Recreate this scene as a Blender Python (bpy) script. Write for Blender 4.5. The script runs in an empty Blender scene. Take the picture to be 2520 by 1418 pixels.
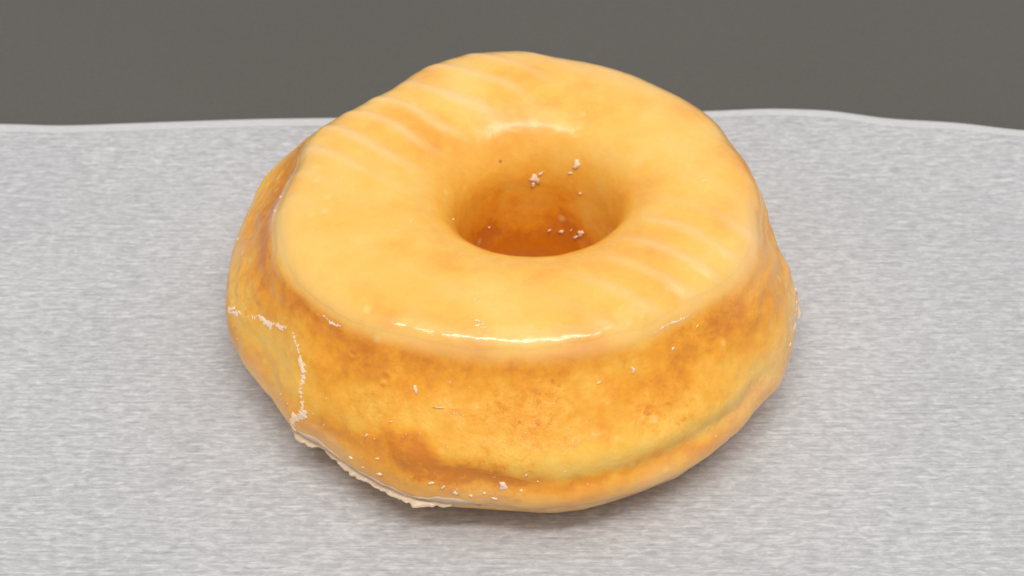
import numpy as np, math
# ---------- small periodic value-noise helpers (numpy) ----------
_rng = np.random.RandomState(7)
_PERM = _rng.rand(64, 64, 64).astype(np.float32)
def vnoise(p, scale=1.0, off=0.0):
    """smooth 3-D value noise in 0..1, p is (...,3)"""
    q = p * scale + off
    i = np.floor(q).astype(int); f = q - i
    f = f * f * f * (f * (f * 6 - 15) + 10)
    r = 0
    for a in (0, 1):
        wa = f[..., 0] if a else 1 - f[..., 0]
        for b in (0, 1):
            wb = f[..., 1] if b else 1 - f[..., 1]
            for c in (0, 1):
                wc = f[..., 2] if c else 1 - f[..., 2]
                r = r + wa * wb * wc * _PERM[(i[..., 0] + a) & 63, (i[..., 1] + b) & 63, (i[..., 2] + c) & 63]
    return r
def fbm(p, scale=1.0, off=0.0, n=4):
    s = 0; a = 0.5; t = 0
    for k in range(n):
        s = s + a * vnoise(p, scale * 2 ** k, off + 17.3 * k); t += a; a *= 0.5
    return s / t
def sstep(a, b, x):
    t = np.clip((x - a) / (b - a), 0, 1); return t * t * (3 - 2 * t)
# ---------- donut profile, centimetres ----------
PROF = np.array([            # (radius, height)
    (1.20, 0.02), (0.84, 0.16), (0.98, 0.66), (1.07, 1.30), (1.12, 1.90), (1.32, 2.38), (1.76, 2.74), (2.50, 2.93),
    (3.22, 2.93), (3.68, 2.77), (3.84, 2.36), (4.10, 1.92), (4.36, 1.45), (4.47, 1.00), (4.33, 0.52), (4.02, 0.16),
    (3.60, 0.02), (2.80, 0.00)])
NK = len(PROF)
# how much of each azimuth table acts on each control point: hole, edge, outer, base
WH = np.array([.6, .8, 1, 1, 1, .75, .35, .0, 0, 0, 0, 0, 0, 0, 0, 0, 0, 0])
WE = np.array([0, 0, 0, 0, 0, 0, .1, .4, .85, 1, .95, .4, 0, 0, 0, 0, 0, 0])
WO = np.array([0, 0, 0, 0, 0, 0, 0, 0, 0, 0, .05, .6, 1, 1, 1, 1, .8, .2])
NEAR = np.zeros(NK); NEAR[4] = .16; NEAR[5] = .24; NEAR[6] = .13      # the front lip of the hole turns over more sharply
def tab(tbl, th):
    n = len(tbl); x = (th / (2 * math.pi) * n) % n
    i = np.floor(x).astype(int); f = x - i
    p0, p1, p2, p3 = tbl[(i - 1) % n], tbl[i % n], tbl[(i + 1) % n], tbl[(i + 2) % n]
    return p1 + .5 * f * (p2 - p0 + f * (2 * p0 - 5 * p1 + 4 * p2 - p3 + f * (3 * (p1 - p2) + p3 - p0)))
HOLE = np.ones(24) * 1.12
EDGE = np.array([0.995, 0.986, 0.973, 0.987, 0.988, 0.975, 0.969, 0.963, 0.976, 1.014, 1.027, 1.018, 0.990, 0.944, 0.948, 0.978, 1.011, 0.986, 1.008, 1.037, 1.056, 1.057, 1.043, 1.019, 0.992, 0.973, 0.957, 0.950, 0.951, 0.954, 0.952, 0.953, 0.974, 1.001, 1.010, 0.986])
OUTER = np.array([0.924, 0.904, 0.915, 0.925, 0.935, 0.946, 0.956, 0.966, 0.970, 0.970, 0.970, 0.970, 0.970, 0.970, 0.970, 0.970, 0.970, 0.970, 0.970, 0.980, 0.990, 1.000, 1.000, 1.010, 1.020, 1.035, 1.055, 1.075, 1.090, 1.103, 1.101, 1.100, 1.090, 1.083, 1.084, 1.085, 1.084, 1.084, 1.085, 1.084, 1.077, 1.064, 1.053, 1.051, 1.063, 1.066, 1.054, 1.052, 1.061, 1.070, 1.075, 1.067, 1.058, 1.055, 1.061, 1.070, 1.070, 1.062, 1.057, 1.052, 1.046, 1.040, 1.040, 1.034, 1.022, 1.026, 1.030, 1.024, 1.012, 1.009, 0.998, 0.965])
#TABLES
HOLE_C = (0.21, 0.08)
def surf(th, s):
    """donut surface point(s) at azimuth th (0 = +x) and profile parameter s in control-point units"""
    th = np.asarray(th, float); s = np.asarray(s, float)
    eh, ee, eo = tab(HOLE, th), tab(EDGE, th), tab(OUTER, th)
    i = np.floor(s).astype(int); f = s - i
    def cp(k):
        k = k % NK
        m = 1 + WH[k] * (eh - 1) + WE[k] * (ee - 1) + WO[k] * (eo - 1)
        return PROF[k, 0] * m, PROF[k, 1] + NEAR[k] * np.clip(-np.sin(th) * .6 + .4, 0, 1), WH[k]
    P = [cp(i + d) for d in (-1, 0, 1, 2)]
    b = [(1 - f) ** 3 / 6, (3 * f ** 3 - 6 * f ** 2 + 4) / 6, (-3 * f ** 3 + 3 * f ** 2 + 3 * f + 1) / 6, f ** 3 / 6]
    r = sum(b[k] * P[k][0] for k in range(4)); z = sum(b[k] * P[k][1] for k in range(4))
    w = sum(b[k] * P[k][2] for k in range(4))
    w2 = np.clip(w, 0, 1)
    x = r * np.cos(th) + HOLE_C[0] * w2; y = r * np.sin(th) + HOLE_C[1] * w2
    z = z * (1 + TILT[0] * x * sstep(0, 2.5, z) + TILT[1] * y * sstep(0, 2.5, z))
    return np.stack([x, y, z], -1)
TILT = (0.0, 0.0)
LENS, DIST, ELEV, TX, TY, TZ = 50.0, 22.3, 44.0, -0.18, -0.94, 1.5
PAPER_EDGE = [(0, 303), (150, 308), (400, 298), (640, 290), (850, 287), (1200, 280), (1500, 277), (1740, 270), (1900, 263), (2050, 268), (2180, 289), (2350, 298), (2520, 320)]
WORLD = .42
LAMPS = [('ceiling_panel', (.1, -.25, 1.5), (0, 0, 0), 1.5, 1.3, 9.0, (1, .98, .95)),
         ('ceiling_tube', (.02, -.45, 1.45), (0, 0, 0), 1.25, .09, 10.0, (1, .98, .95))]
EXPO = 0.06

# =====================================================================
import bpy, random
random.seed(4)
CM = 0.01
scene = bpy.context.scene
COL = scene.collection

def link_mesh(name, verts, faces, mat, parent=None, smooth=True, attrs=None):
    """verts in centimetres -> one mesh object in metres"""
    verts = np.asarray(verts, np.float32) * CM
    me = bpy.data.meshes.new(name)
    faces = [np.asarray(faces, np.int32)] if isinstance(faces, np.ndarray) else faces
    if isinstance(faces[0], np.ndarray):
        me.vertices.add(len(verts)); me.vertices.foreach_set('co', verts.ravel())
        f = faces[0]; n = f.shape[1]
        me.loops.add(f.size); me.loops.foreach_set('vertex_index', f.ravel())
        me.polygons.add(len(f))
        me.polygons.foreach_set('loop_start', np.arange(0, f.size, n, dtype=np.int32))
        me.update(calc_edges=True)
    else:
        me.from_pydata(verts.tolist(), [], faces)
    me.validate()
    me.polygons.foreach_set('use_smooth', [smooth] * len(me.polygons))
    for k, v in (attrs or {}).items():
        a = me.attributes.new(k, 'FLOAT', 'POINT'); a.data.foreach_set('value', np.asarray(v, np.float32).ravel())
    me.materials.append(mat)
    o = bpy.data.objects.new(name, me); COL.objects.link(o)
    if parent: o.parent = parent
    return o

# ---------------- material helpers ----------------
def new_mat(name):
    m = bpy.data.materials.new(name); m.use_nodes = True
    nt = m.node_tree; b = nt.nodes['Principled BSDF']
    return m, nt, b
def node(nt, t, **kw):
    n = nt.nodes.new(t)
    for k, v in kw.items():
        if k in n.inputs: n.inputs[k].default_value = v
        else: setattr(n, k, v)
    return n
def L(nt, a, b): nt.links.new(a, b)
def noise(nt, vec, scale, detail=4, rough=.55, dist=0):
    n = node(nt, 'ShaderNodeTexNoise', Scale=scale, Detail=detail, Roughness=rough, Distortion=dist)
    L(nt, vec, n.inputs['Vector']); return n.outputs['Fac']
def maprange(nt, v, a, b, c, d):
    n = node(nt, 'ShaderNodeMapRange'); L(nt, v, n.inputs['Value'])
    for k, x in zip(('From Min', 'From Max', 'To Min', 'To Max'), (a, b, c, d)): n.inputs[k].default_value = x
    return n.outputs['Result']
def math_(nt, op, a, b=None, clamp=False):
    n = node(nt, 'ShaderNodeMath', operation=op, use_clamp=clamp)
    for i, x in enumerate((a, b)):
        if x is None: continue
        if isinstance(x, (int, float)): n.inputs[i].default_value = x
        else: L(nt, x, n.inputs[i])
    return n.outputs[0]
def ramp(nt, v, stops):
    n = node(nt, 'ShaderNodeValToRGB'); L(nt, v, n.inputs['Fac'])
    e = n.color_ramp.elements
    while len(e) < len(stops): e.new(.5)
    for x, (p, c) in zip(e, stops): x.position = p; x.color = (*c, 1)
    return n.outputs['Color']
def mixc(nt, f, a, b, mode='MIX'):
    n = node(nt, 'ShaderNodeMix', data_type='RGBA', blend_type=mode)
    for i, x in ((0, f), (6, a), (7, b)):
        if isinstance(x, (int, float)): n.inputs[i].default_value = x
        elif isinstance(x, tuple): n.inputs[i].default_value = (*x, 1)
        else: L(nt, x, n.inputs[i])
    return n.outputs[2]

def fried_dough_material():
    m, nt, b = new_mat('glazed_dough')
    tc = node(nt, 'ShaderNodeTexCoord').outputs['Object']
    crust = node(nt, 'ShaderNodeAttribute', attribute_name='crust').outputs['Fac']
    milk = node(nt, 'ShaderNodeAttribute', attribute_name='milk').outputs['Fac']
    rough_a = node(nt, 'ShaderNodeAttribute', attribute_name='flaky').outputs['Fac']
    n1 = noise(nt, tc, 110, 4, .55, .4); n2 = noise(nt, tc, 420, 4, .65, .2); n3 = noise(nt, tc, 1500, 2, .6)
    c = math_(nt, 'ADD', crust, maprange(nt, n1, .3, .7, -.13, .13))
    # fine mottling is stronger where the crust is browned
    amp = maprange(nt, crust, .3, .8, .07, .17)
    c = math_(nt, 'ADD', c, math_(nt, 'MULTIPLY', maprange(nt, n2, .3, .7, -1, 1), amp))
    c = math_(nt, 'ADD', c, maprange(nt, n3, .35, .65, -.02, .02), True)
    # baked blisters: small darker freckles clustered where the crust is flaky
    n4 = noise(nt, tc, 750, 5, .7, .8)
    c = math_(nt, 'ADD', c, math_(nt, 'MULTIPLY', maprange(nt, n4, .54, .68, 0, .30), math_(nt, 'ADD', math_(nt, 'MULTIPLY', rough_a, .9), .17)), True)
    c = math_(nt, 'SUBTRACT', c, math_(nt, 'MULTIPLY', maprange(nt, n4, .44, .32, 0, .22), math_(nt, 'ADD', math_(nt, 'MULTIPLY', rough_a, .8), .2)), True)
    col = ramp(nt, c, [(0, RAMP[0]), (.33, RAMP[1]), (.66, RAMP[2]), (1, RAMP[3])])
    mk = math_(nt, 'MULTIPLY', milk, maprange(nt, n2, .3, .7, .75, 1.2), True)
    col = mixc(nt, mk, col, MILK)
    # tiny dark baked specks and pale sugar grains
    v = node(nt, 'ShaderNodeTexVoronoi', Scale=260.0); L(nt, tc, v.inputs['Vector'])
    r = node(nt, 'ShaderNodeSeparateColor'); L(nt, v.outputs['Color'], r.inputs[0])
    speck = math_(nt, 'MULTIPLY', math_(nt, 'LESS_THAN', v.outputs['Distance'], .07), math_(nt, 'LESS_THAN', r.outputs[0], .05))
    col = mixc(nt, math_(nt, 'MULTIPLY', speck, .6), col, (.25, .09, .015))
    grain = math_(nt, 'MULTIPLY', maprange(nt, v.outputs['Distance'], .10, .22, 1, 0), math_(nt, 'GREATER_THAN', r.outputs[1], .80))
    col = mixc(nt, math_(nt, 'MULTIPLY', grain, .5), col, (.95, .72, .30))
    L(nt, col, b.inputs['Base Color'])
    b.inputs['Subsurface Weight'].default_value = .35
    b.inputs['Subsurface Radius'].default_value = (1, .6, .35)
    b.inputs['Subsurface Scale'].default_value = .0007
    b.inputs['Specular IOR Level'].default_value = .22
    L(nt, math_(nt, 'ADD', math_(nt, 'MULTIPLY', rough_a, .2), maprange(nt, n2, .3, .7, .30, .42)), b.inputs['Roughness'])
    L(nt, maprange(nt, node(nt, 'ShaderNodeAttribute', attribute_name='relief').outputs['Fac'], .30, 1, .9, .5), b.inputs['Coat Weight'])
    L(nt, math_(nt, 'ADD', math_(nt, 'MULTIPLY', rough_a, .15), math_(nt, 'ADD', maprange(nt, n1, .3, .7, .07, .16), node(nt, 'ShaderNodeAttribute', attribute_name='dull').outputs['Fac'])), b.inputs['Coat Roughness'])
    b.inputs['Coat IOR'].default_value = 1.45; b.inputs['Coat Tint'].default_value = (1, .93, .78, 1)
    h = math_(nt, 'ADD', maprange(nt, n1, 0, 1, 0, .6), math_(nt, 'MULTIPLY', n2, .34))
    h = math_(nt, 'ADD', h, math_(nt, 'MULTIPLY', math_(nt, 'MULTIPLY', n2, rough_a), .22))
    h = math_(nt, 'ADD', h, math_(nt, 'MULTIPLY', grain, .10))
    h = math_(nt, 'ADD', h, math_(nt, 'MULTIPLY', n3, .05))
    bp = node(nt, 'ShaderNodeBump', Strength=1.0, Distance=.0005)
    rel = node(nt, 'ShaderNodeAttribute', attribute_name='relief').outputs['Fac']
    L(nt, math_(nt, 'MULTIPLY', h, rel), bp.inputs['Height'])
    L(nt, bp.outputs[0], b.inputs['Normal']); L(nt, bp.outputs[0], b.inputs['Coat Normal'])
    return m
RAMP = [(.96, .66, .185), (.97, .555, .085), (.89, .38, .016), (.68, .215, .005)]
MILK = (.98, .67, .39)

def flake_material(name, col, trans, rough=.35):
    m, nt, b = new_mat(name)
    tc = node(nt, 'ShaderNodeTexCoord').outputs['Object']
    n = noise(nt, tc, 900, 4, .6)
    L(nt, mixc(nt, maprange(nt, n, .35, .65, 0, 1), col, tuple(x * .9 for x in col)), b.inputs['Base Color'])
    b.inputs['Roughness'].default_value = rough
    b.inputs['Subsurface Weight'].default_value = 0
    b.inputs['Subsurface Radius'].default_value = (1, .7, .5); b.inputs['Subsurface Scale'].default_value = .0008
    b.inputs['Transmission Weight'].default_value = trans
    b.inputs['IOR'].default_value = 1.35
    bp = node(nt, 'ShaderNodeBump', Strength=.4, Distance=.0002); L(nt, n, bp.inputs['Height']); L(nt, bp.outputs[0], b.inputs['Normal'])
    return m

M_DOUGH = fried_dough_material()
M_FLAKE = flake_material('dried_glaze', (1.0, .77, .56), .0)
M_CRUST = flake_material('wet_glaze', (1.0, .78, .56), .3, .18)

# ---------------- the donut ----------------
def wrapd(a): return (a + math.pi) % (2 * math.pi) - math.pi
def spot(th, s, t0, s0, wt, ws):
    """soft spot on the surface, widths in centimetres along and across the ring"""
    d = (wrapd(th - t0) * 4.0 / wt) ** 2 + ((s - s0) * .5 / ws) ** 2
    return np.exp(-d)
AMBER = [(4.342, 11.95, .62, .17, .6), (4.52, 12.3, .55, .15, .65), (4.66, 12.2, .25, .12, .35), (4.768, 10.3, .7, .40, .10), (4.084, 9.95, .7, .35, .22), (5.557, 9.7, .6, .35, .20),
         (3.351, 10.0, .8, .30, .22), (4.098, 12.05, .45, .20, .35), (4.9, 12.25, .75, .14, .32), (5.201, 10.2, .6, .3, .12), (2.457, 10.4, 1.6, .4, .12),
         (5.75, 10.6, .7, .35, .12), (3.75, 9.9, .5, .25, .18), (5.25, 12.5, .6, .14, .12), (2.9, 9.9, .7, .25, .12), (3.15, 10.4, .9, .5, .20), (3.5, 12.8, .8, .25, .22), (2.6, 10.8, .8, .5, .15),
         (2.0, 7.9, .45, .4, .12), (5.3, 10.4, .5, .2, .14), (2.3, 2.2, 1.2, .50, .35), (.8, 3.2, .8, .4, -.22)]
PALE = [(3.70, 11.75, .50, .36, .20), (4.384, 11.10, .8, .20, .18), (4.849, 11.75, .6, .13, .22), (5.274, 11.8, .7, .20, .20), (5.456, 11.7, .5, .22, .22),
        (3.407, 11.25, .4, .3, .12), (4.98, 11.75, .8, .15, .25), (3.45, 8.5, .8, .5, .10), (5.9, 7.3, .8, .6, .08), (4.7, 7.6, 1.8, .4, .08),
        (1.5, 5.6, .6, .3, .16)]
PINK = [(4.723, 13.3, 2.2, .30, .25), (5.69, 12.6, 1.2, .45, .45), (6.08, 12.2, .8, .6, .55), (5.95, 9.5, .9, .45, .35), (4.042, 12.7, .4, .2, .3),
        (5.184, 13.4, 1.0, .3, .3), (3.676, 13.1, .9, .30, .35), (3.0, 9.3, 1.0, .2, .08), (1.3, 8.6, 2.4, .4, .30), (3.2, 11.9, .8, .5, .06), (3.35, 8.9, .5, .25, .25)]

def ripple(P, th, s):
    """parallel ridges of glaze left by the rack: upper left and lower right of the top"""
    warp = (fbm(P, .55, 3.1, 2) - .5) * .9
    ang = -.62 - .35 * np.clip((P[..., 1] - .5) / 3.5, -1, 1) * 0
    u = (P[..., 0] * .50 + P[..., 1] * .86) / .57 + warp
    w = np.sin(2 * np.pi * u)
    w = np.clip(w * .5 + .5, 0, 1) ** 3.2
    m1 = np.exp(-(wrapd(th - 2.35) / .78) ** 4) * sstep(5.2, 7.0, s) * (1 - sstep(8.6, 9.4, s))
    m2 = np.exp(-(wrapd(th - 5.55) / .50) ** 4) * sstep(5.6, 7.0, s) * (1 - sstep(8.4, 9.2, s))
    k = .6 + .8 * vnoise(P, 1.1, 9.0)
    m3 = .10 * sstep(6.2, 7.2, s) * (1 - sstep(8.4, 9.3, s)) * (1 - m1) * (1 - m2)
    return w * (m1 + .75 * m2 + m3) * k
def edge_s(th):
    """where the top coat ends"""
    ring = np.stack([np.cos(th) * 3.7, np.sin(th) * 3.7, th * 0], -1)
    e = 9.28 + (fbm(ring, .9, 2.2, 4) - .5) * .55
    e = e + .10 * np.exp(-(wrapd(th - 4.7) / .5) ** 2)
    return e
BUBBLES = [(3.71, 6.59, .06, .010), (4.50, 8.12, .045, .010), (4.53, 8.2, .03, .008), (4.47, 8.05, .03, .008), (6.25, 7.4, .05, .009), (.25, 8.2, .04, .008),
           (4.45, 7.4, .05, -.010), (3.35, 7.6, .04, .007), (3.5, 8.0, .03, .008), (1.0, 8.0, .05, .009), (5.2, 7.5, .03, .007), (4.0, 7.2, .03, .008), (4.2, 10.4, .07, .014), (4.05, 10.1, .05, .012), (5.5, 10.2, .05, .012)]
def displaced(th, s, extra=0.0):
    P = surf(th, s)
    e = 1e-3
    a = surf(th + e, s) - surf(th - e, s); b = surf(th, s + e) - surf(th, s - e)
    N = np.cross(a, b); N /= np.linalg.norm(N, axis=-1, keepdims=True) + 1e-12
    N = -N
    side = sstep(9.0, 9.8, s) * (1 - sstep(13.6, 15, s))
    h = (fbm(P, .55, 1.0, 2) - .5) * .10 * sstep(2, 5, s) * (1 - sstep(13.5, 15, s))
    h += (fbm(P, 1.9, 5.0, 3) - .5) * (.028 + .038 * side) * (1 - sstep(14, 15, s))
    h += (fbm(P, 6.0, 8.0, 3) - .5) * (.004 + .012 * side)
    h += .022 * ripple(P, th, s)
    # wrinkles running along the rim on the left and right shoulders
    wr = np.exp(-(wrapd(th - 3.0) / .8) ** 2) + .9 * np.exp(-(wrapd(th - 5.95) / .42) ** 2)
    q = s + 1.6 * (fbm(P, .8, 4.4, 3) - .5)
    h += .011 * wr * np.sin(q * 8.5) * sstep(9.2, 9.7, s) * (1 - sstep(11.6, 12.6, s)) * (.35 + vnoise(P, 1.3, 30.))
    # proof line: a shallow valley under the pale band and a dent in the left face
    h -= .026 * np.exp(-((s - 12.35) / .35) ** 2) * (.3 + np.exp(-(wrapd(th - 5.3) / .5) ** 2) + .8 * np.exp(-(wrapd(th - 4.3) / .4) ** 2))
    h -= .06 * spot(th, s, 3.72, 11.8, .7, .45)
    roll = np.exp(-(wrapd(th - 5.05) / .55) ** 4)
    h += roll * (.045 * np.exp(-((s - 11.70) / .40) ** 2) - .034 * np.exp(-((s - 12.35) / .38) ** 2) + .040 * np.exp(-((s - 12.95) / .35) ** 2))
    # air bubbles and pits in the coat
    for t0, s0, w0, a0 in BUBBLES:
        d = np.sqrt((wrapd(th - t0) * 3.0) ** 2 + ((s - s0) * .5) ** 2) / w0
        h += a0 * (np.exp(-(d - 1) ** 2 * 5) - .7 * np.exp(-d ** 2 * 3))
    h += .03 * np.exp(-((s - 13.25) / .25) ** 2)
    return P, N, P + N * (h + extra)[..., None]
def skin_attrs(P, th, s):
    wn = (fbm(P, 1.1, 20., 3) - .5)
    s2 = s + wn * 1.3; t2 = th + (fbm(P, 1.3, 41., 3) - .5) * .22
    xs = [0, 1.9, 3.1, 4.4, 5.5, 7.5, 8.9, 9.5, 10.4, 11.2, 11.9, 12.4, 12.9, 13.4, 14.5, 18]
    cs = [1.35, 1.1, .56, .36, .34, .24, .30, .56, .64, .54, .42, .56, .62, .54, .6, .6]
    c = np.interp(s2, xs, cs)
    for t0, s0, wt, ws, a in AMBER: c = c + a * spot(t2, s2, t0, s0, wt, ws)
    for t0, s0, wt, ws, a in PALE: c = c - a * .62 * spot(t2, s2, t0, s0, wt, ws)
    c = c + (fbm(P, 1.4, 60., 3) - .5) * .26
    c = c + (fbm(P, 1.1, 81., 4) - .5) * .85 * sstep(4.5, 6, s) * (1 - sstep(8.6, 9.4, s))
    mk = np.interp(s, [2, 4, 6, 8.6, 9.1, 9.6, 12.6, 13.2, 14], [.0, .04, .15, .20, .38, .05, .06, .22, .3])
    for t0, s0, wt, ws, a in PINK: mk = mk + a * spot(t2, s2, t0, s0, wt, ws)
    mk = mk + .55 * ripple(P, th, s)
    sed = s - edge_s(th)
    c = c + .24 * np.exp(-((sed - .30) / .30) ** 2) * (.25 + np.exp(-(wrapd(th - 3.7) / .8) ** 2)) * (sed > -.3)
    fl = sstep(9.3, 10, s) * (1 - sstep(12.5, 13.2, s)) * sstep(.40, .62, fbm(P, 1.0, 70., 3))
    rel = .30 + .70 * np.maximum(sstep(9.4, 10.2, s), 1 - sstep(2.5, 4.5, s))
    dull = .12 * (1 - sstep(6.0, 8.0, s)) + .10 * sstep(9.6, 10.2, s)
    return np.clip(c, 0, 1), np.clip(mk, 0, 1), fl, rel, dull

donut = bpy.data.objects.new('glazed_donut', None); COL.objects.link(donut)
donut['label'] = 'golden glazed ring donut lying on grey wax paper'
donut['category'] = 'donut'
donut.empty_display_size = .02

# dough: closed torus-like skin
NT, NS = 1200, 560
th = np.linspace(0, 2 * np.pi, NT, endpoint=False); s = np.linspace(0, NK, NS, endpoint=False)
TH, S = np.meshgrid(th, s, indexing='ij')
se = edge_s(TH)
# under the top coat the dough lies a little lower
under = -.035 * sstep(4.2, 5.2, S) * (1 - sstep(-1.1, -.5, S - se))
P0, N0, PD = displaced(TH, S, under)
PD[..., 2] = np.maximum(PD[..., 2], .012)
I = np.arange(NT)[:, None] * NS; J = np.arange(NS)[None, :]
I2 = np.roll(np.arange(NT), -1)[:, None] * NS; J2 = np.roll(np.arange(NS), -1)[None, :]
F = np.stack([I + J, I + J2, I2 + J2, I2 + J], -1).reshape(-1, 4)
cr, mk, fl, rl, du = skin_attrs(P0, TH, S)
dough = link_mesh('dough', PD.reshape(-1, 3), F, M_DOUGH, donut, attrs={'crust': cr, 'milk': mk, 'flaky': fl, 'relief': rl, 'dull': du})

# top coat of glaze: closed shell sitting in the dough, ending in a bead along the shoulder
NR = 330
s_in = 2.6
t = np.linspace(0, 1, NR); t = 1 - (1 - t) ** 1.35
se1 = edge_s(th)
S2 = s_in + (se1[:, None] - s_in) * t[None, :]
T2 = np.repeat(th[:, None], NR, 1)
dist_e = (se1[:, None] - S2) * .5            # about centimetres from the edge
bead = .0 + .75 * np.exp(-(wrapd(th - 3.85) / .42) ** 2)
hgt = .010 + .016 * bead[:, None] * np.exp(-(dist_e / .10) ** 2)
wid = .55 - .46 * bead[:, None]
hgt = (hgt + .012) * sstep(0, 1, .5 + .5 * dist_e / wid) * 2 - (hgt + .012) - .012
hgt = np.where(dist_e < wid, -.012 + (hgt + .012), hgt)
hgt = hgt - .035 * (1 - sstep(s_in + .05, s_in + 1.6, S2))
P1, N1, PG = displaced(T2, S2, hgt)
NU = 12
Su = s_in + (se1[:, None] - s_in) * np.linspace(1, 0, NU)[None, :]
Tu = np.repeat(th[:, None], NU, 1)
depth = -.06 - .40 * np.sin(np.linspace(0, np.pi, NU)) ** .5
P2 = surf(Tu, Su); _, Nn, PU = displaced(Tu, Su, np.repeat(depth[None, :], NT, 0))
AL = np.concatenate([PG, PU], 1); NA = NR + NU
Pn = np.concatenate([P1, P2], 1); Tn = np.concatenate([T2, Tu], 1); Sn = np.concatenate([S2, Su], 1)
I = np.arange(NT)[:, None] * NA; J = np.arange(NA)[None, :]
I2 = np.roll(np.arange(NT), -1)[:, None] * NA; J2 = np.roll(np.arange(NA), -1)[None, :]
F = np.stack([I + J, I + J2, I2 + J2, I2 + J], -1).reshape(-1, 4)
cr, mk, fl, rl, du = skin_attrs(Pn, Tn, Sn)
top = link_mesh('top_glaze', AL.reshape(-1, 3), F, M_DOUGH, donut, attrs={'crust': cr, 'milk': mk, 'flaky': fl, 'relief': rl, 'dull': du})
top['label'] = 'thick shiny pale top coat with rack ripples'

def at(t, s, off=0.0):
    P, N, Q = displaced(np.array([[t, t]]), np.array([[s, s]]), np.full((1, 2), off))
    return Q[0, 0], N[0, 0]
def frame(n):
    a = np.cross(n, [0, 0, 1.0]); a /= np.linalg.norm(a) + 1e-9
    return a, np.cross(n, a)

# ragged shelf of dried glaze round the foot
def skirt(name, t0, t1, seed, out, s_top, s_lip, drop=0.0, label=None, mat=None):
    n = max(60, int((t1 - t0) * 4.2 / .02)); tt = np.linspace(t0, t1, n)
    ring = np.stack([np.cos(tt) * 4.2, np.sin(tt) * 4.2, tt * 0 + seed], -1)
    a = fbm(ring, 1.4, seed, 2); b = vnoise(ring, 6, seed + 3); c = vnoise(ring, 17, seed + 9)
    env = np.clip(np.minimum((tt - t0), (t1 - tt)) * 9, 0, 1)
    ext = out * env * np.clip((a - .35) * 1.9 + (np.abs(b - .5)) * 1.2 + .5 * (np.floor(c * 4) / 4 - .3), .03, 2)
    st = s_top + (fbm(ring, 2.2, seed + 5, 3) - .5) * .7
    rows = []
    K = 7
    _, _, A = displaced(tt[:, None], st[:, None], np.full((n, 1), -.015)); rows.append(A[:, 0])
    for k in range(1, K):
        f = k / (K - 1)
        sk = st + (s_lip - st) * f
        _, N, A = displaced(tt[:, None], sk[:, None], (-.02 + env * (.034 + .010 * (vnoise(ring, 5 + k, seed + k) - .5)))[:, None] * np.ones((n, 1)))
        rows.append(A[:, 0])
    rad = np.stack([np.cos(tt), np.sin(tt), tt * 0], -1)
    lip = rows[-1]
    z = lambda q, d: q + np.array([0, 0, d])
    r1 = lip + rad * (ext * .6)[:, None] + np.array([0, 0, -.012 - drop]) + np.array([0, 0, 1.0]) * (.03 * (b - .5))[:, None]
    r2 = lip + rad * ext[:, None] + np.array([0, 0, -.02 - drop * 1.6]) + np.array([0, 0, 1.0]) * (.05 * (c - .5))[:, None]
    r3 = r2 - rad * .006 + np.array([0, 0, -.010]); r4 = r1 + np.array([0, 0, -.022])
    _, _, A = displaced(tt[:, None], (tt * 0 + s_lip + .1)[:, None], np.full((n, 1), -.06)); r5 = A[:, 0]
    _, _, A = displaced(tt[:, None], st[:, None] + .1, np.full((n, 1), -.08)); r6 = A[:, 0]
    rows += [r1, r2, r3, r4, r5, r6]
    V = np.stack(rows, 1); m = V.shape[1]
    V[..., 2] = np.maximum(V[..., 2], .012)
    I = np.arange(n - 1)[:, None] * m; J = np.arange(m)[None, :]; J2 = np.roll(np.arange(m), -1)[None, :]
    F = np.stack([I + J, I + J2, I + m + J2, I + m + J], -1).reshape(-1, 4)
    o = link_mesh(name, V.reshape(-1, 3), F, mat or M_CRUST, donut)
    if label: o['label'] = label
    return o
skirt('glaze_skirt', 3.84, 4.62, 3.0, .11, 13.15, 13.5, .0, 'ragged whitish shelf of dried glaze at the foot')
skirt('glaze_skirt', 5.86, 6.22, 12.0, .10, 12.2, 12.5, .0, 'crumbly pinkish glaze fringe on the right flank')

# single chips of dried glaze; a few are glints of light made as pale chips
def chip_verts(c, n, a, b, size, aspect, ang, thick, seed):
    rr = random.Random(seed); k = rr.randint(9, 14)
    ca, sa = math.cos(ang), math.sin(ang)
    rim = []
    for i in range(k):
        f = 2 * math.pi * (i + rr.uniform(-.3, .3)) / k; r = size * rr.uniform(.25, 1.2)
        x, y = r * math.cos(f), r * math.sin(f) * aspect
        x, y = x * ca - y * sa, x * sa + y * ca
        rim.append((x, y))
    V = [c + a * x + b * y - n * .02 for x, y in rim]
    V += [c + a * x * .93 + b * y * .93 + n * thick * rr.uniform(.5, 1.2) for x, y in rim]
    V += [c + a * x * .4 + b * y * .4 + n * thick * rr.uniform(.8, 1.7) for x, y in rim]
    V.append(c + n * thick * 1.2); V.append(c - n * .03)
    F = []
    for i in range(k):
        j = (i + 1) % k
        F += [(i, j, k + j, k + i), (k + i, k + j, 2 * k + j, 2 * k + i), (2 * k + i, 2 * k + j, 3 * k), (j, i, 3 * k + 1)]
    return V, F
def chip(t, s, size, aspect=.6, ang=0., thick=.03, seed=1, off=.0, name='glaze_flake_or_glint', mat=None):
    c, n = at(t, s, off + (.012 if s < 9.2 else 0)); a, b = frame(n)
    V, F = chip_verts(c, n, a, b, size, aspect, ang, thick, seed)
    return link_mesh(name, V, F, mat or M_FLAKE, donut, smooth=True)
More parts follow.
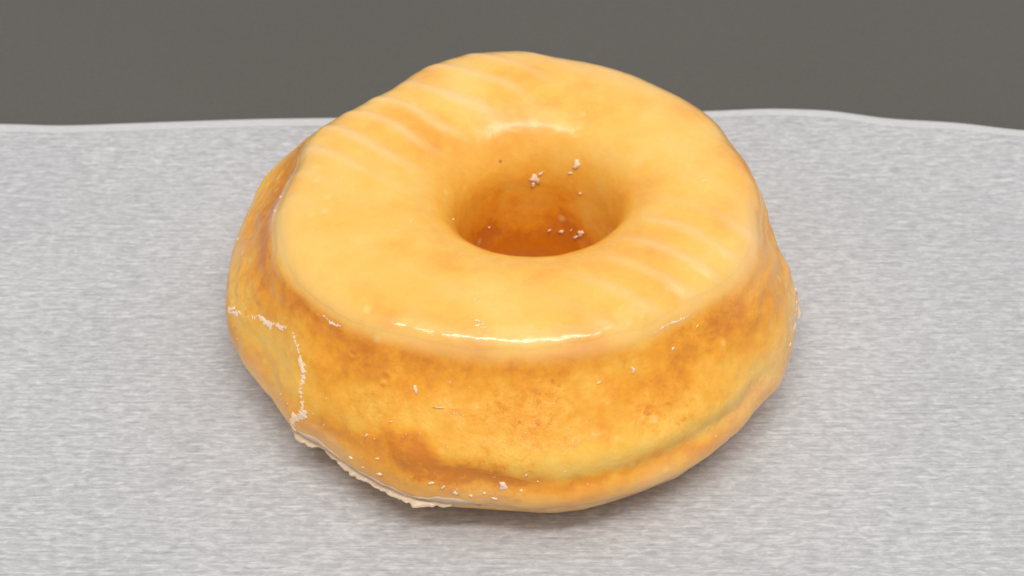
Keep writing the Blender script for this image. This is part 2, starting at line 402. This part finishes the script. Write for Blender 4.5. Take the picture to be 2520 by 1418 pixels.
CH = [(4.196, 11.88, .065, .35, .9), (5.128, 10.08, .06, .5, 1.4), (4.985, 10.16, .04, .55, .3), (3.819, 12.51, .02, .9, 0),
      (4.419, 10.71, .12, .10, .05), (4.318, 10.41, .08, .4, 2.0), (4.262, 12.89, .07, .6, .4), (4.248, 12.39, .035, .7, 0),
      (4.342, 13.5, .08, .5, 0.1), (1.557, 3.90, .15, .75, 2.3), (1.49, 4.1, .07, .5, .5), (1.60, 3.72, .07, .6, 1.1), (1.033, 4.65, .13, .6, 1.), (1.093, 4.3, .07, .5, .4),
      (.922, 3.75, .035, .6, 1.3), (.824, 2.5, .08, .7, .5), (1.155, 2.3, .06, .6, .2), (1.0, 2.45, .04, .4, 1.2), (.90, 2.30, .07, .4, .8), (1.35, 2.25, .04, .6, .8), (3.236, 4.35, .02, .9, 0), (2.30, 2.68, .022, .9, 0),
      (5.843, 12.45, .05, .8, 0), (6.095, 12.3, .08, .5, 1.2), (6.042, 12.36, .07, .6, .4), (1.1, 8.21, .035, .5, 1.5),
      (3.131, 9.58, .06, .4, 1.), (3.236, 9.45, .05, .4, .7), (4.65, 12.54, .11, .7, .3), (4.506, 8.11, .03, .5, 0), (4.52, 8.14, .02, .5, 0),  # last two: glints on bubbles, put in as pale chips
      (3.63, 6.17, .03, .6, 0), (4.266, 11.29, .035, .3, .8), (4.716, 12.08, .025, .8, 0), (4.43, 12.64, .05, .6, .3), (4.465, 12.74, .05, .5, .9),  # first is a bubble, second a spark of light, both shaped as chips
      (4.503, 12.87, .07, .5, .1), (3.428, 12.1, .09, .6, 1.), (3.093, 11.98, .07, .4, 1.4), (2.723, 12.0, .07, .6, 1.2),
      (4.55, 12.95, .05, .5, 0.2), (4.59, 12.85, .045, .6, 0.9), (4.62, 13.0, .05, .6, 0.1), (4.15, 12.9, .06, .4, .2), (4.20, 13.0, .04, .6, .5),
      (4.70, 12.6, .04, .7, .5), (4.75, 12.3, .018, .9, 0), (4.87, 11.4, .02, .4, 0.4), (4.93, 10.9, .03, .25, .6), (4.80, 10.9, .02, .5, 0), (5.31, 10.0, .04, .5, .3), (5.45, 9.75, .03, .4, .5)]
for k, (t_, s_, z_, a_, g_) in enumerate(CH):
    chip(t_, s_, z_, a_, g_, .010 + .07 * z_, 100 + k)
rr = random.Random(11)
for k in range(44):
    t_ = rr.choice([rr.uniform(3.4, 6.1), rr.gauss(4.4, .25), rr.gauss(4.9, .3)]); s_ = rr.choice([rr.uniform(9.8, 12.8), rr.gauss(12.3, .4)])
    chip(t_, s_, rr.uniform(.008, .022), rr.uniform(.25, .9), rr.uniform(0, 3), .008, 300 + k)

# cracked lines where the dried glaze has lifted
def ridge(pts, width, seed, name='glaze_ridge', gaps=.42):
    """a broken line of small curled chips, one mesh"""
    rr = random.Random(int(seed * 7)); V = []; F = []
    for (ta, sa), (tb, sb) in zip(pts[:-1], pts[1:]):
        n = max(3, int(math.hypot((tb - ta) * 4.2, (sb - sa) * .5) / .022))
        for i in range(n):
            f = i / n; t = ta + (tb - ta) * f; q = sa + (sb - sa) * f
            P = np.array([[t * 4, q * .5, seed]])
            q += (fbm(P, 3.5, seed, 2)[0] - .5) * .3; t += (fbm(P, 4.5, seed + 4, 2)[0] - .5) * .04
            g = float(fbm(P, 5, seed + 8, 2)[0]) - gaps
            size = width * (.35 + max(0, g) * 2.8) * rr.uniform(.5, 1.2)
            if g < -.05 and rr.random() < .75: continue
            c, n_ = at(t + rr.gauss(0, .25) * width / 4, q + rr.gauss(0, .5) * width); a, b = frame(n_)
            v, fc = chip_verts(c, n_, a, b, size, rr.uniform(.35, .8), rr.uniform(0, 3.1), .004 + size * .09, rr.randint(0, 9999))
            k = len(V); V += v; F += [tuple(x + k for x in y) for y in fc]
    return link_mesh(name, V, F, M_FLAKE, donut, smooth=False)
ridge([(3.403, 12.36), (3.508, 11.68), (3.623, 11.19), (3.732, 10.77)], .05, 2.0)
ridge([(3.732, 10.77), (3.798, 10.72), (3.843, 10.92), (3.906, 11.3), (3.93, 11.95), (3.941, 12.33), (3.882, 13.5)], .055, 6.0, gaps=.36)
ridge([(3.854, 9.50), (3.906, 9.46), (3.969, 9.48)], .03, 9.0, gaps=.2)
ridge([(5.22, 9.30), (5.358, 9.30), (5.449, 9.25)], .02, 11.0, gaps=.2)
ridge([(4.39, 10.72), (4.44, 10.75), (4.50, 10.9)], .018, 14.0, gaps=.3)

# ---------------- paper, counter ----------------
def unproject(px, py, z):
    e = math.radians(ELEV)
    C = np.array([TX, TY - DIST * math.cos(e), TZ + DIST * math.sin(e)])
    f = np.array([0, math.cos(e), -math.sin(e)]); u = np.array([0, math.sin(e), math.cos(e)]); k = LENS / 36 * 2520
    d = f + np.array([1, 0, 0]) * (px - 1260) / k - u * (py - 709) / k
    return C + d * (z - C[2]) / d[2]
EDGE_PTS = PAPER_EDGE
def paper_material():
    m, nt, b = new_mat('wax_paper')
    tc = node(nt, 'ShaderNodeTexCoord').outputs['Object']
    def mapped(sx, sy, rot=0.0):
        n = node(nt, 'ShaderNodeMapping'); L(nt, tc, n.inputs['Vector'])
        n.inputs['Scale'].default_value = (sx, sy, 1); n.inputs['Rotation'].default_value = (0, 0, rot); return n.outputs[0]
    fib = noise(nt, mapped(170, 2300, .02), 1.0, 3, .6, .25)
    fib2 = noise(nt, mapped(500, 3600, .01), 1.0, 2, .6)
    blot = noise(nt, mapped(520, 1250, .1), 1.0, 4, .65, .6)
    big = noise(nt, tc, 28, 3, .5)
    v = math_(nt, 'ADD', math_(nt, 'MULTIPLY', fib, .36), math_(nt, 'MULTIPLY', blot, .50))
    v = math_(nt, 'ADD', v, math_(nt, 'MULTIPLY', fib2, .12))
    v = math_(nt, 'ADD', v, math_(nt, 'MULTIPLY', big, .10))
    lay = node(nt, 'ShaderNodeAttribute', attribute_name='layers').outputs['Fac']
    col = ramp(nt, v, [(.36, (.345, .347, .36)), (.54, (.505, .507, .522)), (.70, (.70, .702, .72))])
    col = mixc(nt, math_(nt, 'MULTIPLY', lay, .7), col, (.62, .62, .63))
    L(nt, col, b.inputs['Base Color'])
    b.inputs['Roughness'].default_value = .5; b.inputs['Specular IOR Level'].default_value = .225
    bp = node(nt, 'ShaderNodeBump', Strength=.8, Distance=.00016)
    L(nt, math_(nt, 'ADD', math_(nt, 'MULTIPLY', fib, .8), math_(nt, 'MULTIPLY', blot, .4)), bp.inputs['Height']); L(nt, bp.outputs[0], b.inputs['Normal'])
    return m
M_PAPER = paper_material()
def yback(x):
    return np.interp(x, EX, EY)
ew = np.array([unproject(px, py, .25) for px, py in EDGE_PTS])
EX = np.concatenate([[-20], ew[:, 0], [20]]); EY = np.concatenate([[ew[0, 1] - .25], ew[:, 1], [ew[-1, 1] - .7]])
xs = np.linspace(-17, 17, 420)
def smooth(a, n=5):
    k = np.ones(n) / n; return np.convolve(np.pad(a, n // 2, mode='edge'), k, 'valid')
yb = smooth(smooth(yback(xs), 9), 9)
tt = np.linspace(0, 1, 240)
def paper_z(X, Y, YB):
    q = np.stack([X, Y, X * 0], -1)
    d = YB - Y
    return .03 + .05 * (fbm(q, .16, 5, 2) - .3) * sstep(3.5, 9, np.hypot(X, Y)) + .18 * np.exp(-(d / 1.3) ** 2)
X = np.repeat(xs[:, None], 240, 1); Y = -17 + (yb[:, None] + 17) * tt[None, :]
Z = paper_z(X, Y, yb[:, None]) * 1.0
# sheet thickness: top skin + underside
V = np.concatenate([np.stack([X, Y, Z - .02], -1), np.stack([X, Y, Z - .035], -1)[:, ::-1]], 1)
n, m = V.shape[:2]
I = np.arange(n - 1)[:, None] * m; J = np.arange(m)[None, :]; J2 = np.roll(np.arange(m), -1)[None, :]
F = np.stack([I + J, I + m + J, I + m + J2, I + J2], -1).reshape(-1, 4)
paper = link_mesh('wax_paper', V.reshape(-1, 3), F, M_PAPER, attrs={'layers': np.zeros(n * m)})
paper['label'] = 'sheet of light grey streaky wax paper under the donut'; paper['category'] = 'paper'
# the back edge is turned over: a second layer two millimetres wide
hw = .20 + .04 * (vnoise(np.stack([xs, xs * 0, xs * 0], -1), .7, 2) - .5)
prof = [(0, .004), (.3, .012), (.7, .020), (1.0, .026), (1.05, .012), (1.05, -.030), (1.0, -.042), (.6, -.040)]
V = []
for f, dz in prof:
    y = yb - hw * (1 - f); V.append(np.stack([xs, y, paper_z(xs, y, yb) - .02 + dz], -1))
V = np.stack(V, 1); n, m = V.shape[:2]
I = np.arange(n - 1)[:, None] * m; J = np.arange(m - 1)[None, :]
F = np.stack([I + J, I + m + J, I + m + J + 1, I + J + 1], -1).reshape(-1, 4)
hem = link_mesh('folded_edge', V.reshape(-1, 3), F, M_PAPER, paper, attrs={'layers': np.ones(n * m)})

m, nt, b = new_mat('dark_counter')
tc = node(nt, 'ShaderNodeTexCoord').outputs['Object']
c = mixc(nt, maprange(nt, noise(nt, tc, 9, 3), .3, .7, 0, 1), (.112, .106, .096), (.122, .116, .106))
c = mixc(nt, maprange(nt, noise(nt, tc, 1800, 2), .3, .7, 0, .35), c, (.085, .075, .065))
L(nt, c, b.inputs['Base Color']); b.inputs['Roughness'].default_value = .6; b.inputs['Specular IOR Level'].default_value = .25
V = np.array([(-90, -70, -3), (90, -70, -3), (90, 110, -3), (-90, 110, -3), (-90, -70, -.02), (90, -70, -.02), (90, 110, -.02), (-90, 110, -.02)], float)
F = [(3, 2, 1, 0), (4, 5, 6, 7), (0, 1, 5, 4), (1, 2, 6, 5), (2, 3, 7, 6), (3, 0, 4, 7)]
counter = link_mesh('countertop', V, F, m, smooth=False); counter['kind'] = 'structure'

# loose crumbs of glaze on the paper
def crumb(px, py, size, label, seed):
    p = unproject(px, py, .03); rr = random.Random(seed)
    c = np.array([p[0], p[1], .012])
    V, F = chip_verts(c, np.array([0, 0, 1.]), np.array([1., 0, 0]), np.array([0, 1., 0]), size, .7, rr.uniform(0, 3), size * .8, seed)
    o = link_mesh('glaze_crumb', V, F, M_FLAKE, smooth=False)
    o['label'] = label; o['category'] = 'crumb'; o['group'] = 'glaze crumbs on the paper'
crumb(650, 1160, .03, 'white glaze crumb on the paper left of the ragged donut foot', 5)
crumb(1746, 1168, .016, 'tiny pale crumb on the paper right of the donut foot', 8)

# ---------------- lights, world, camera ----------------
w = bpy.data.worlds.new('World'); scene.world = w; w.use_nodes = True
w.node_tree.nodes['Background'].inputs[0].default_value = (1, .985, .97, 1)
w.node_tree.nodes['Background'].inputs[1].default_value = WORLD
def lamp(name, loc, target, sx, sy, power, col=(1, 1, 1)):
    l = bpy.data.lights.new(name, 'AREA'); l.shape = 'RECTANGLE'; l.size = sx; l.size_y = sy; l.energy = power; l.color = col
    o = bpy.data.objects.new(name, l); COL.objects.link(o); o.location = loc
    import mathutils
    o.rotation_euler = (mathutils.Vector(target) - mathutils.Vector(loc)).to_track_quat('-Z', 'Y').to_euler()
    return o
for a in LAMPS: lamp(*a)
cam = bpy.data.cameras.new('camera'); co = bpy.data.objects.new('camera', cam); COL.objects.link(co); scene.camera = co
e = math.radians(ELEV)
co.location = (TX * CM, (TY - DIST * math.cos(e)) * CM, (TZ + DIST * math.sin(e)) * CM)
co.rotation_euler = (math.radians(90 - ELEV), 0, 0)
cam.lens = LENS; cam.sensor_width = 36; cam.clip_start = .005; cam.clip_end = 20
cam.dof.use_dof = True; cam.dof.aperture_fstop = 36; cam.dof.focus_distance = .201
vs = scene.view_settings; vs.view_transform = 'Standard'; vs.look = 'None'; vs.exposure = EXPO; vs.gamma = 1; vs.use_curve_mapping = False
scene.cycles.use_denoising = True
